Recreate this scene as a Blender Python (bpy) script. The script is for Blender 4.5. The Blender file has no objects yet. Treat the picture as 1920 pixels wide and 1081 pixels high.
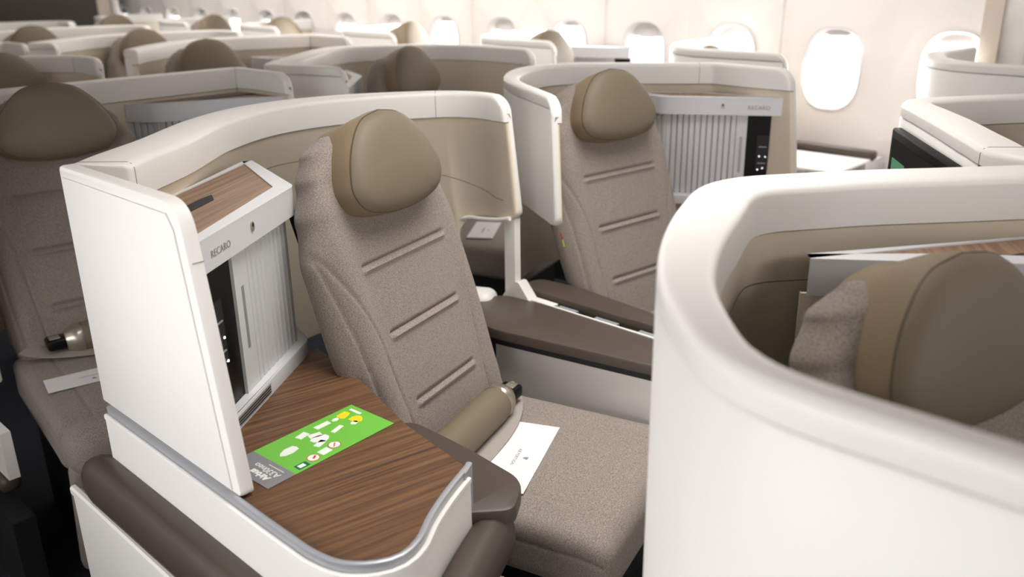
import bpy, bmesh, math, random
from mathutils import Vector, Matrix
from mathutils.geometry import tessellate_polygon
import numpy as np
random.seed(7)
sc = bpy.context.scene
R = math.radians

# ------------------------------------------------------------------ camera
CAM_H = 1.42
cam_data = bpy.data.cameras.new('camera')
cam = bpy.data.objects.new('camera', cam_data)
sc.collection.objects.link(cam)
cam_data.sensor_width = 36.0
cam_data.lens = 36.0 * 1635.86 / 1920.0
cx = Vector((0.682, -0.731, -0.013)); cy = Vector((0.257, 0.223, 0.940)); cz = Vector((-0.684, -0.645, 0.340))
m3 = Matrix((cx, cy, cz)).transposed()
cam.matrix_world = Matrix.Translation((0, 0, CAM_H)) @ m3.to_quaternion().to_matrix().to_4x4()
cam_data.clip_start = 0.05
cam_data.dof.use_dof = True
cam_data.dof.focus_distance = 1.62
cam_data.dof.aperture_fstop = 3.2
sc.camera = cam

# ------------------------------------------------------------------ world, exposure, lights
sc.view_settings.view_transform = 'Standard'
sc.view_settings.look = 'None'
sc.view_settings.gamma = 1.0
sc.view_settings.use_curve_mapping = False
sc.view_settings.exposure = 0.0
world = bpy.data.worlds.new('daylight'); sc.world = world
world.use_nodes = True
wb = world.node_tree.nodes['Background']
wb.inputs[0].default_value = (0.93, 0.96, 1.0, 1); wb.inputs[1].default_value = 7.0

def area(name, loc, size, power, color, aim):
    d = bpy.data.lights.new(name, 'AREA'); d.shape = 'RECTANGLE'
    d.size, d.size_y = size; d.energy = power; d.color = color
    o = bpy.data.objects.new(name, d); sc.collection.objects.link(o)
    o.location = loc
    v = (Vector(aim) - Vector(loc)).normalized()
    o.rotation_euler = v.to_track_quat('-Z', 'Y').to_euler()
    return o
area('cabin_ceiling_lamp', (1.45, 0.95, 2.12), (1.5, 0.8), 12, (1.0, 0.97, 0.94), (1.42, 1.15, 0.0)).data.spread = R(96)
area('front_fill', (1.2, -1.6, 1.8), (1.6, 0.5), 14, (1.0, 0.97, 0.94), (1.5, 1.5, 0.8))  # unseen fill, added to lift the linings and seat faces from the front
area('right_wall_fill', (2.9, 4.3, 2.0), (6.6, 0.3), 33, (1.0, 0.96, 0.92), (3.83, 4.3, 0.9))  # added fill aimed at the window wall to brighten it; no visible source
area('rear_row_fill', (2.3, 4.9, 2.12), (0.9, 3.4), 16, (1.0, 0.92, 0.82), (2.3, 4.9, 0))  # unseen warm fill added to brighten the back rows
area('window_daylight', (3.74, 3.0, 1.08), (4.6, 0.34), 34, (0.99, 0.98, 1.0), (0.5, 2.8, 0.75))
area('near_window_daylight', (-0.68, 0.95, 1.15), (1.6, 0.34), 7.5, (0.98, 0.98, 1.0), (0.6, 0.95, 0.9)).data.spread = R(110)

# ------------------------------------------------------------------ materials
def srgb(r, g, b):
    f = lambda c: ((c/255+0.055)/1.055)**2.4 if c/255 > 0.04045 else c/255/12.92
    return (f(r), f(g), f(b), 1)
def mat(name, col, rough=0.5, metal=0.0, bump=None, spec=0.5, mottle=None, emit=None, alpha=None):
    m = bpy.data.materials.new(name); m.use_nodes = True
    nt = m.node_tree; b = nt.nodes['Principled BSDF']
    b.inputs['Base Color'].default_value = col; b.inputs['Roughness'].default_value = rough
    b.inputs['Metallic'].default_value = metal; b.inputs['Specular IOR Level'].default_value = spec
    tc = nt.nodes.new('ShaderNodeTexCoord')
    if mottle:
        sc_, amt = mottle
        n = nt.nodes.new('ShaderNodeTexNoise'); n.inputs['Scale'].default_value = sc_; n.inputs['Detail'].default_value = 3
        nt.links.new(tc.outputs['Object'], n.inputs['Vector'])
        r = nt.nodes.new('ShaderNodeValToRGB')
        r.color_ramp.elements[0].position = 0.32; r.color_ramp.elements[1].position = 0.68
        r.color_ramp.elements[0].color = tuple(c*(1-amt) for c in col[:3])+(1,)
        r.color_ramp.elements[1].color = tuple(min(1, c*(1+amt)) for c in col[:3])+(1,)
        nt.links.new(n.outputs['Fac'], r.inputs['Fac']); nt.links.new(r.outputs['Color'], b.inputs['Base Color'])
    if bump:
        sc_, st, dist = bump
        n = nt.nodes.new('ShaderNodeTexNoise'); n.inputs['Scale'].default_value = sc_; n.inputs['Detail'].default_value = 2
        nt.links.new(tc.outputs['Object'], n.inputs['Vector'])
        bp = nt.nodes.new('ShaderNodeBump'); bp.inputs['Strength'].default_value = st; bp.inputs['Distance'].default_value = dist
        nt.links.new(n.outputs['Fac'], bp.inputs['Height']); nt.links.new(bp.outputs['Normal'], b.inputs['Normal'])
    if emit:
        b.inputs['Emission Color'].default_value = emit[0]; b.inputs['Emission Strength'].default_value = emit[1]
    return m
def wood(name, c1, c2, c3, direction):
    m = bpy.data.materials.new(name); m.use_nodes = True
    nt = m.node_tree; b = nt.nodes['Principled BSDF']
    b.inputs['Roughness'].default_value = 0.45
    tc = nt.nodes.new('ShaderNodeTexCoord')
    mp = nt.nodes.new('ShaderNodeMapping'); mp.inputs['Rotation'].default_value = (0, 0, -direction)
    mp2 = nt.nodes.new('ShaderNodeMapping'); mp2.inputs['Scale'].default_value = (3.5, 130, 20)
    nt.links.new(tc.outputs['Object'], mp.inputs['Vector']); nt.links.new(mp.outputs['Vector'], mp2.inputs['Vector'])
    n = nt.nodes.new('ShaderNodeTexNoise'); n.inputs['Scale'].default_value = 1.0; n.inputs['Detail'].default_value = 5
    n.inputs['Roughness'].default_value = 0.65
    nt.links.new(mp2.outputs['Vector'], n.inputs['Vector'])
    r = nt.nodes.new('ShaderNodeValToRGB'); e = r.color_ramp.elements
    e[0].position = 0.3; e[0].color = c1; e[1].position = 0.7; e[1].color = c3
    k = e.new(0.5); k.color = c2
    nt.links.new(n.outputs['Fac'], r.inputs['Fac']); nt.links.new(r.outputs['Color'], b.inputs['Base Color'])
    bp = nt.nodes.new('ShaderNodeBump'); bp.inputs['Strength'].default_value = 0.25; bp.inputs['Distance'].default_value = 0.0006
    nt.links.new(n.outputs['Fac'], bp.inputs['Height']); nt.links.new(bp.outputs['Normal'], b.inputs['Normal'])
    return m
def fabric(name, col, amt=0.28):
    m = bpy.data.materials.new(name); m.use_nodes = True
    nt = m.node_tree; b = nt.nodes['Principled BSDF']
    b.inputs['Roughness'].default_value = 0.92; b.inputs['Specular IOR Level'].default_value = 0.2
    b.inputs['Sheen Weight'].default_value = 0.12; b.inputs['Sheen Roughness'].default_value = 0.5
    tc = nt.nodes.new('ShaderNodeTexCoord')
    mp = nt.nodes.new('ShaderNodeMapping'); mp.inputs['Scale'].default_value = (260, 260, 520)
    nt.links.new(tc.outputs['Object'], mp.inputs['Vector'])
    n = nt.nodes.new('ShaderNodeTexNoise'); n.inputs['Scale'].default_value = 1.6; n.inputs['Detail'].default_value = 2
    nt.links.new(mp.outputs['Vector'], n.inputs['Vector'])
    r = nt.nodes.new('ShaderNodeValToRGB'); e = r.color_ramp.elements
    e[0].position = 0.33; e[1].position = 0.67
    e[0].color = tuple(c*(1-amt) for c in col[:3])+(1,); e[1].color = tuple(min(1, c*(1+amt)) for c in col[:3])+(1,)
    nt.links.new(n.outputs['Fac'], r.inputs['Fac']); nt.links.new(r.outputs['Color'], b.inputs['Base Color'])
    bp = nt.nodes.new('ShaderNodeBump'); bp.inputs['Strength'].default_value = 0.5; bp.inputs['Distance'].default_value = 0.0008
    nt.links.new(n.outputs['Fac'], bp.inputs['Height']); nt.links.new(bp.outputs['Normal'], b.inputs['Normal'])
    return m
M = dict(
    white=mat('shell_white', srgb(236, 233, 228), 0.38, spec=0.4),
    beige=mat('shell_beige', srgb(238, 225, 203), 0.5, spec=0.4),
    grey=mat('cabinet_grey', srgb(214, 214, 216), 0.42),
    silver=mat('silver_trim', srgb(172, 174, 178), 0.34, metal=0.35),
    black=mat('gloss_black', srgb(11, 12, 14), 0.30, spec=0.25),
    screen_black=mat('matte_screen_black', srgb(9, 10, 11), 0.4, spec=0.08),
    dark=mat('dark_plastic', srgb(26, 26, 27), 0.6),
    seam=mat('seam_shadow_gap', srgb(120, 112, 102), 0.8),
    leather=mat('olive_leather', srgb(116, 104, 85), 0.58, bump=(420, 0.25, 0.0006), spec=0.45),
    leather_side=mat('tan_leather', srgb(134, 117, 93), 0.58, bump=(420, 0.25, 0.0006), spec=0.45),
    piping=mat('leather_piping', srgb(88, 76, 60), 0.5),
    pad=mat('brown_pad', srgb(76, 65, 58), 0.42, bump=(500, 0.2, 0.0004), spec=0.5),
    fabric=fabric('taupe_fabric', srgb(142, 131, 123), 0.34),
    fabric_side=fabric('taupe_side_fabric', srgb(150, 136, 128), 0.4),
    thread=mat('stitch_thread', srgb(172, 156, 140), 0.8),
    wood=wood('walnut_veneer', srgb(66, 44, 29), srgb(100, 70, 46), srgb(128, 93, 64), R(-12)),
    wood_ledge_lit=wood('walnut_ledge_lit_veneer', srgb(110, 84, 64), srgb(140, 110, 86), srgb(158, 128, 102), R(32)),  # same walnut as the console; its stronger light is put into paler colours
    brown=mat('post_brown', srgb(216, 202, 188), 0.6),
    belt=mat('belt_webbing', srgb(160, 152, 144), 0.6, bump=(600, 0.3, 0.0005)),
    metal=mat('buckle_metal', srgb(190, 182, 168), 0.3, metal=0.8),
    paper=mat('white_paper', srgb(232, 230, 230), 0.7),
    ink=mat('grey_ink', srgb(140, 138, 138), 0.7),
    wall=mat('sidewall_plastic', srgb(246, 240, 236), 0.55),
    frame=mat('window_frame_plastic', srgb(226, 222, 220), 0.5),
    carpet=mat('dark_carpet', srgb(40, 42, 52), 0.95, mottle=(300, 0.3)),
    ceil=mat('ceiling_grey', srgb(150, 144, 138), 0.8),
    bulk=mat('bulkhead_brown', srgb(70, 62, 58), 0.7),
    card_green=mat('card_green', srgb(112, 190, 68), 0.35),
    card_grey=mat('card_grey', srgb(132, 130, 134), 0.35),
    card_white=mat('card_white', srgb(235, 240, 232), 0.35),
    card_yellow=mat('card_yellow', srgb(245, 215, 40), 0.35),
    card_dgreen=mat('card_dark_green', srgb(10, 105, 70), 0.35),
    card_red=mat('card_red', srgb(200, 70, 60), 0.35),
    tag_green=mat('tag_green', srgb(170, 205, 40), 0.5),
    tag_red=mat('tag_red', srgb(190, 50, 40), 0.5),
    blue=mat('blue_strip', srgb(45, 60, 95), 0.5),
)
g = bpy.data.materials.new('window_pane_acrylic'); g.use_nodes = True
gb = g.node_tree.nodes['Principled BSDF']; gb.inputs['Transmission Weight'].default_value = 1; gb.inputs['Roughness'].default_value = 0.02
gb.inputs['IOR'].default_value = 1.05; gb.inputs['Specular IOR Level'].default_value = 0.2
M['pane'] = g
s = bpy.data.materials.new('lit_screen'); s.use_nodes = True
sb = s.node_tree.nodes['Principled BSDF']; sb.inputs['Base Color'].default_value = srgb(70, 120, 90)
sb.inputs['Emission Color'].default_value = srgb(80, 140, 105); sb.inputs['Emission Strength'].default_value = 0.35
M['screen'] = s
M['led'] = mat('led', (0.8, 0.9, 1, 1), 0.5, emit=((0.8, 0.9, 1, 1), 2.0))
M['lamp'] = mat('ceiling_lamp', (1, 1, 1, 1), 0.5, emit=((1.0, 0.95, 0.9, 1), 3.0))

# ------------------------------------------------------------------ helpers
def link_mesh(name, verts, faces, material, parent=None, smooth=35, mats=None, fmat=None):
    me = bpy.data.meshes.new(name)
    me.from_pydata([tuple(v) for v in verts], [], [tuple(f) for f in faces])
    bm = bmesh.new(); bm.from_mesh(me)
    bmesh.ops.recalc_face_normals(bm, faces=bm.faces[:])
    if fmat:
        for f, k in zip(bm.faces, fmat): f.material_index = k
    if smooth:
        c = R(smooth)
        for f in bm.faces: f.smooth = True
        for e in bm.edges:
            if len(e.link_faces) == 2 and e.calc_face_angle(0) > c: e.smooth = False
    bm.to_mesh(me); bm.free()
    for mm in (mats or [material]): me.materials.append(mm)
    o = bpy.data.objects.new(name, me); sc.collection.objects.link(o)
    if parent: o.parent = parent
    return o
class MB:
    def __init__(s): s.v = []; s.f = []
    def add(s, v, f):
        k = len(s.v); s.v += [tuple(x) for x in v]; s.f += [tuple(i+k for i in x) for x in f]; return s
    def build(s, name, material, parent=None, smooth=35): return link_mesh(name, s.v, s.f, material, parent, smooth)
def empty(name, loc, yaw=0, **tags):
    o = bpy.data.objects.new(name, None); sc.collection.objects.link(o)
    o.location = loc; o.rotation_euler = (0, 0, yaw); o.empty_display_size = 0.1
    tag(o, **tags); return o
def tag(o, label=None, cat=None, group=None, kind=None):
    if label: o['label'] = label
    if cat: o['category'] = cat
    if group: o['group'] = group
    if kind: o['kind'] = kind
    return o
def box(x0, x1, y0, y1, z0, z1):
    v = [(x, y, z) for z in (z0, z1) for y in (y0, y1) for x in (x0, x1)]
    return v, [(0, 2, 3, 1), (4, 5, 7, 6), (0, 1, 5, 4), (2, 6, 7, 3), (0, 4, 6, 2), (1, 3, 7, 5)]
def rbox(w, d, h, r=0.01, n=4, dense=None, deform=None):
    """rounded box centred on the origin, with an even grid of `dense` cells per side (tuple) for sculpting"""
    verts = {}; out = []; faces = []
    def coords(L, k):
        a = L/2 - r
        c = [-L/2 + r*(1-math.cos(i*math.pi/2/n)) for i in range(n)]
        c += [-a + 2*a*i/k for i in range(k+1)]
        c += [-x for x in reversed(c[:n])]
        return c
    kx, ky, kz = dense or (1, 1, 1)
    X, Y, Z = coords(w, kx), coords(d, ky), coords(h, kz)
    def vid(p):
        q = [max(-w/2+r, min(w/2-r, p[0])), max(-d/2+r, min(d/2-r, p[1])), max(-h/2+r, min(h/2-r, p[2]))]
        dv = Vector(p) - Vector(q)
        # surface point pushed to the rounded edge
        if dv.length > 1e-9: pos = Vector(q) + dv.normalized()*r
        else: pos = Vector(p)
        key = tuple(round(c, 6) for c in p)
        if key not in verts:
            verts[key] = len(out); out.append(deform(pos) if deform else pos)
        return verts[key]
    def sheet(A, B, fn):
        for i in range(len(A)-1):
            for j in range(len(B)-1):
                faces.append([vid(fn(A[i], B[j])), vid(fn(A[i+1], B[j])), vid(fn(A[i+1], B[j+1])), vid(fn(A[i], B[j+1]))])
    for s_ in (-1, 1):
        sheet(X, Y, lambda a, b: (a, b, s_*h/2)); sheet(X, Z, lambda a, b: (a, s_*d/2, b)); sheet(Y, Z, lambda a, b: (s_*w/2, a, b))
    return out, faces
def prism(poly, z0, z1, bevel=0.0):
    """vertical prism over a plan polygon, top edge chamfered"""
    n = len(poly); P = [Vector((p[0], p[1])) for p in poly]
    A = sum(P[i].x*P[(i+1) % n].y - P[(i+1) % n].x*P[i].y for i in range(n))
    if A < 0: P = P[::-1]
    def inset(d):
        o = []
        for i in range(n):
            a, b, c = P[i-1], P[i], P[(i+1) % n]
            e1 = (b-a).normalized(); e2 = (c-b).normalized()
            n1 = Vector((-e1.y, e1.x)); n2 = Vector((-e2.y, e2.x)); nn = (n1+n2)
            nn = nn.normalized() if nn.length > 1e-6 else n1
            o.append(b + nn*d/max(0.35, nn.dot(n1)))
        return o
    rings = [(P, z0), (P, z1)] if not bevel else [(P, z0), (P, z1-bevel), (inset(bevel*0.3), z1-bevel*0.3), (inset(bevel), z1)]
    v = []; f = []
    for ring, z in rings: v += [(p.x, p.y, z) for p in ring]
    for k in range(len(rings)-1):
        for i in range(n):
            j = (i+1) % n; f.append((k*n+i, k*n+j, (k+1)*n+j, (k+1)*n+i))
    tri = tessellate_polygon([[Vector((p.x, p.y, 0)) for p in P]])
    for t in tri: f.append(tuple(t))
    top = tessellate_polygon([[Vector((p[0], p[1], 0)) for p in rings[-1][0]]])
    k = (len(rings)-1)*n
    for t in top: f.append(tuple(i+k for i in t))
    return v, f
def roundpoly(poly, rad, n=6):
    """round the corners of a plan polygon; rad: number or list"""
    out = []; N = len(poly)
    for i in range(N):
        r = rad if not isinstance(rad, (list, tuple)) else rad[i]
        a, b, c = Vector(poly[i-1]), Vector(poly[i]), Vector(poly[(i+1) % N])
        if r <= 0: out.append(tuple(b)); continue
        e1 = (a-b); e2 = (c-b); r = min(r, e1.length*0.48, e2.length*0.48)
        p, q = b+e1.normalized()*r, b+e2.normalized()*r
        for k in range(n+1):
            t = k/n; out.append(tuple(p*(1-t)**2 + b*2*t*(1-t) + q*t*t))
    return out
def catmull(pts, step=0.02, closed=False):
    P = [Vector(p) for p in pts]; out = []
    n = len(P)
    for i in range(n-1):
        p0 = P[i-1] if i > 0 else P[0]*2-P[1]
        p3 = P[i+2] if i+2 < n else P[-1]*2-P[-2]
        p1, p2 = P[i], P[i+1]
        a = 0.5
        t01 = max(1e-4, (p1-p0).length**a); t12 = max(1e-4, (p2-p1).length**a); t23 = max(1e-4, (p3-p2).length**a)
        m1 = (p2-p1) + t12*((p1-p0)/t01 - (p2-p0)/(t01+t12))
        m2 = (p2-p1) + t12*((p3-p2)/t23 - (p3-p1)/(t12+t23))
        k = max(1, int((p2-p1).length/step))
        for j in range(k):
            t = j/k
            out.append(p1*(2*t**3-3*t**2+1) + m1*(t**3-2*t**2+t) + p2*(-2*t**3+3*t**2) + m2*(t**3-t**2))
    out.append(P[-1]); return out
def tube(path, radius, n=8, flat=1.0, up=Vector((0, 0, 1)), caps=True):
    P = [Vector(p) for p in path]; v = []; f = []
    for i, p in enumerate(P):
        t = (P[min(i+1, len(P)-1)] - P[max(i-1, 0)]).normalized()
        s_ = t.cross(up); s_ = s_.normalized() if s_.length > 1e-5 else Vector((1, 0, 0))
        u = s_.cross(t).normalized()
        r = radius[i] if isinstance(radius, (list, tuple)) else radius
        for k in range(n):
            a = 2*math.pi*k/n; v.append(p + s_*math.cos(a)*r + u*math.sin(a)*r*flat)
    for i in range(len(P)-1):
        for k in range(n):
            f.append((i*n+k, i*n+(k+1) % n, (i+1)*n+(k+1) % n, (i+1)*n+k))
    if caps:
        f.append(tuple(range(n))); f.append(tuple((len(P)-1)*n+k for k in range(n)))
    return v, f
def ribbon(path, width, thick, side):
    """flat strap: path of points, side = list of unit vectors across the strap"""
    v = []; f = []
    for i, p in enumerate(path):
        p = Vector(p); t = (Vector(path[min(i+1, len(path)-1)]) - Vector(path[max(i-1, 0)])).normalized()
        s_ = Vector(side[i] if isinstance(side, list) else side).normalized(); n = s_.cross(t).normalized()
        for a, b in ((-1, -1), (1, -1), (1, 1), (-1, 1)): v.append(p + s_*a*width/2 + n*b*thick/2)
    for i in range(len(path)-1):
        for k in range(4): f.append((i*4+k, i*4+(k+1) % 4, (i+1)*4+(k+1) % 4, (i+1)*4+k))
    f += [(0, 1, 2, 3), tuple((len(path)-1)*4+k for k in range(4))]
    return v, f

# ------------------------------------------------------------------ privacy shell
TOP = 1.13
def arc_lengths(P):
    s_ = [0]
    for i in range(1, len(P)): s_.append(s_[-1]+(P[i]-P[i-1]).length)
    return s_
def shell(parent, plan, thick, side=1, bottom=0.05, r_start=0.05, r_end=0.05, lean_start=0.0, lean_end=0.0, bot_fn=None,
          rim_h=0.065, step=0.02, seams=(), arc=None):
    """plan: outer outline (x, y) from one free end to the other; the inside lies to the left of travel if side=1.
    Parts: rim (cap and upper band), outer_panel, lining."""
    P = catmull([Vector((p[0], p[1], 0)) for p in plan], step)
    # finer sampling near both ends for rounding
    def refine(P, at_end):
        Q = P[::-1] if at_end else P[:]
        L = (Q[1]-Q[0]); extra = [Q[0] + (Q[1]-Q[0]).normalized()*d for d in (0.0015, 0.004, 0.008, 0.013, 0.02, 0.028, 0.038)]
        s_ = arc_lengths(Q); tail = [q for q, a in zip(Q, s_) if a > 0.045]
        Q = [Q[0]] + extra + tail
        return Q[::-1] if at_end else Q
    P = refine(refine(P, False), True)
    S = arc_lengths(P); L = S[-1]
    th = []
    for a in S:
        t = a/L*(len(thick)-1); i = min(int(t), len(thick)-2); u = t-i
        th.append(thick[i]*(1-u)+thick[i+1]*u)
    N = []
    for i in range(len(P)):
        t = (P[min(i+1, len(P)-1)]-P[max(i-1, 0)]).normalized(); N.append(Vector((-t.y, t.x, 0))*side)
    T = [(P[min(i+1, len(P)-1)]-P[max(i-1, 0)]).normalized() for i in range(len(P))]
    def ztop(i):
        z = TOP
        for r, d in ((r_start, S[i]), (r_end, L-S[i])):
            if r and d < r: z -= r - math.sqrt(max(0, r*r-(r-d)**2))
        return z
    def inset(i):
        rr = 0.008; d = min(S[i], L-S[i])
        return 0 if d >= rr else rr - math.sqrt(max(0, rr*rr-(rr-d)**2))
    def place(i, off, z):
        p = P[i] + N[i]*off
        w0 = max(0, 1-S[i]/0.3); w1 = max(0, 1-(L-S[i])/0.3)
        p = p - T[i]*lean_start*(TOP-z)*w0 + T[i]*lean_end*(TOP-z)*w1
        return (p.x, p.y, z)
    def sweep(prof, name, material):
        v = []; f = []; n = None
        for i in range(len(P)):
            q = prof(i); n = len(q)
            for off, z in q: v.append(place(i, off, z))
        for i in range(len(P)-1):
            for k in range(n): f.append((i*n+k, i*n+(k+1) % n, (i+1)*n+(k+1) % n, (i+1)*n+k))
        f += [tuple(range(n))[::-1], tuple((len(P)-1)*n+k for k in range(n))]
        return link_mesh(name, v, f, material, parent, 40)
    def zb(i): return bot_fn(S[i], L) if bot_fn else bottom
    def rim(i):
        z = ztop(i); e = inset(i); t = th[i]; zl = max(zb(i)+0.002, min(TOP-rim_h, z-0.012)); r = 0.012
        zo = max(zb(i)+0.002, min(TOP-0.030, z-0.012))
        a = [(e, zo), (e, z-r)]
        for k in range(1, 5):
            an = math.pi/2*k/4; a.append((e+r*(1-math.cos(an)), z-r+r*math.sin(an)))
        for k in range(0, 4):
            an = math.pi/2*k/4; a.append((t-e-r*(1-math.sin(an)), z-r+r*math.cos(an)))
        a += [(t-e, z-r), (t-e, zl), (t*0.5, zl), (t*0.5, zo)]
        return a
    def outer(i):
        z = min(TOP-0.030-0.0025, ztop(i)-0.0145); e = inset(i); z = max(z, zb(i)+0.004)
        r = 0.006; b = zb(i)
        return [(e+r, b), (e, b+r*.6), (e, z-0.004), (e+0.003, z), (th[i]*0.5, z), (th[i]*0.5, b)]
    def lining(i):
        z = min(TOP-rim_h-0.0025, ztop(i)-0.0145); e = inset(i); z = max(z, zb(i)+0.004); t = th[i]; b = zb(i)
        return [(t*0.5, b), (t*0.5, z), (max(t*0.5+0.001, t-e-0.004), z), (max(t*0.5+0.001, t-e-0.0065), z-0.003), (max(t*0.5+0.001, t-e-0.0065), b+0.004), (max(t*0.5+0.0005, t-e-0.009), b)]
    sweep(rim, 'rim', M['white']); sweep(outer, 'outer_panel', M['white']); sweep(lining, 'lining', M['beige'])
    # gap strip between rim and panels
    def gap(i):
        z = min(TOP-rim_h, ztop(i)-0.012); e = inset(i)+0.0045; t = th[i]; z = max(z, zb(i)+0.005)
        return [(t*0.5, z-0.003), (t*0.5, z+0.001), (t-e-0.004, z+0.001), (t-e-0.004, z-0.003)]
    P_all, S_all, N_all, T_all, th_all = P, S, N, T, th
    P, S, N, T, th = P[8:-8], S[8:-8], N[8:-8], T[8:-8], th[8:-8]
    mg = sweep(gap, 'shadow_gap', M['seam'])
    P, S, N, T, th = P_all, S_all, N_all, T_all, th_all
    # vertical joints across the rim: thin dark slivers set into the cap
    for sfrac in seams:
        i = min(range(len(S)), key=lambda k: abs(S[k]-sfrac*L)); t = th[i]; z = ztop(i)
        prof = [(-0.0006, TOP-rim_h), (-0.0006, z-0.011), (0.004, z-0.0025), (0.012, z+0.0006), (t-0.012, z+0.0006), (t-0.004, z-0.0025), (t+0.0006, z-0.011), (t+0.0006, TOP-rim_h)]
        v = []
        for d in (-0.0006, 0.0006):
            for off, zz in prof:
                q = P[i] + N[i]*off + T[i]*d; v.append((q.x, q.y, zz))
        n = len(prof); f = [tuple(range(n)), tuple(range(n, 2*n))] + [(k, (k+1) % n, n+(k+1) % n, n+k) for k in range(n)]
        link_mesh('rim_joint', v, f, M['seam'], parent, 0)
    if arc:   # thin curved joint line on the lining
        zf = arc; v = []; f = []
        for i in range(len(P)):
            if S[i] < 0.06 or L-S[i] < 0.03: continue
            z = zf(S[i]/L)
            v += [place(i, th[i]-0.008, z), place(i, th[i]-0.0058, z), place(i, th[i]-0.0058, z+0.0016), place(i, th[i]-0.008, z+0.0016)]
        m_ = len(v)//4
        for i in range(m_-1):
            for k in range(4): f.append((i*4+k, i*4+(k+1) % 4, (i+1)*4+(k+1) % 4, (i+1)*4+k))
        link_mesh('lining_joint', v, f, M['seam'], parent, 0)

# ------------------------------------------------------------------ seat
def gauss(x, w): return math.exp(-(x/w)**2)
def interp(x, xs, ys):
    if x <= xs[0]: return ys[0]
    for i in range(len(xs)-1):
        if x <= xs[i+1]:
            t = (x-xs[i])/(xs[i+1]-xs[i]); t = t*t*(3-2*t); return ys[i]*(1-t)+ys[i+1]*t
    return ys[-1]
def lerp(x, xs, ys):
    for i in range(len(xs)-1):
        if x <= xs[i+1]:
            t = max(0, (x-xs[i])/(xs[i+1]-xs[i])); return ys[i]*(1-t)+ys[i+1]*t
    return ys[-1]
REC = R(18)
HW_H = [0.0, 0.10, 0.30, 0.46, 0.55, 0.62, 0.67, 0.70]
HW_W = [0.215, 0.228, 0.246, 0.242, 0.216, 0.180, 0.145, 0.09]
STITCH = [(0.434, 0.150), (0.289, 0.130), (0.137, 0.118)]
def backrest_front(x, h, hw):
    u = min(1, abs(x)/hw)
    base = 0.052*max(0, 1-u**5)**0.5 + 0.016*gauss(abs(x)-0.19, 0.035)*(1 if h < 0.6 else max(0, 1-(h-0.6)/0.1))
    d = 0
    for hs, sw_ in STITCH:
        if abs(x) < sw_:
            k = min(1, (sw_-abs(x))/0.01)
            d += k*(-0.008*gauss(h-hs-0.003, 0.004) + 0.006*gauss(h-hs+0.007, 0.0055))
    xs = lerp(h, [0, 0.12, 0.30, 0.52], [0.140, 0.148, 0.166, 0.242])
    if h < 0.54: d -= 0.0042*gauss(abs(x)-xs, 0.0032)
    xs2 = lerp(h, [0, 0.3, 0.52], [0.198, 0.216, 0.238])
    if h < 0.54: d -= 0.0042*gauss(abs(x)-xs2, 0.003)
    return base + d
def make_backrest(parent, hi=True, inv=False):
    nx, nh = (130, 190) if hi else (26, 40)
    H = 0.70; v = []; f = []
    def e(h): # end rounding
        a = min(1, (h+0.03)/0.04) if h < 0.01 else 1
        b = min(1, math.sqrt(max(0.0, 1-((h-(H-0.05))/0.0505)**2))) if h > H-0.05 else 1
        return max(0.02, a*b)
    rows = []
    hs = [-0.03 + (H+0.03)*j/nh for j in range(nh+1)]
    for h in hs:
        hw = interp(max(0, h), HW_H, HW_W); row = []
        for i in range(nx+1):
            t = -1+2*i/nx; x = hw*math.sin(t*math.pi/2*0.999)*0.35 + hw*t*0.65
            row.append(Vector((x, -backrest_front(x, h, hw)*e(h), h)))
        for i in range(nx//6, -1, -1) if False else []: pass
        nb = max(6, nx//6)
        for i in range(1, nb):
            t = 1-2*i/nb; x = hw*math.sin(t*math.pi/2)
            row.append(Vector((x, 0.05*max(0, 1-abs(x/hw)**4)**0.5*e(h)+0.002, h)))
        rows.append(row)
    n = len(rows[0])
    for row in rows: v += row
    for j in range(nh):
        for i in range(n): f.append((j*n+i, j*n+(i+1) % n, (j+1)*n+(i+1) % n, (j+1)*n+i))
    f += [tuple(range(n)), tuple(nh*n+i for i in range(n))]
    Mx = Matrix.Translation((0, 0, 0.45)) @ Matrix.Rotation(-REC, 4, 'X')
    v = [Mx @ p for p in v]
    return link_mesh('backrest', v, f, M['fabric'], parent, 60)
_HP = [(0, 1), (0.41, 0.88), (0.72, 0.50), (0.955, -0.08), (1.0, -0.45), (0.84, -0.79), (0.45, -0.95), (0, -1)]
_HP = catmull([Vector((x, z, 0)) for x, z in _HP + [(-x, z) for x, z in _HP[-2:0:-1]] + [(0, 1)]], 0.04)
_HS = arc_lengths(_HP)
def head_outline(a, w, h, asym=0.0):
    """dome-topped outline, widest low down, flat below"""
    d = ((a/(2*math.pi)) % 1.0)*_HS[-1]; i = max(k for k in range(len(_HS)) if _HS[k] <= d+1e-9); i = min(i, len(_HS)-2)
    t = (d-_HS[i])/max(1e-9, _HS[i+1]-_HS[i]); p = _HP[i]*(1-t)+_HP[i+1]*t
    return p.x*w/2 + asym*0.012*p.y, p.y*h/2
HEADH = 0.62
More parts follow.
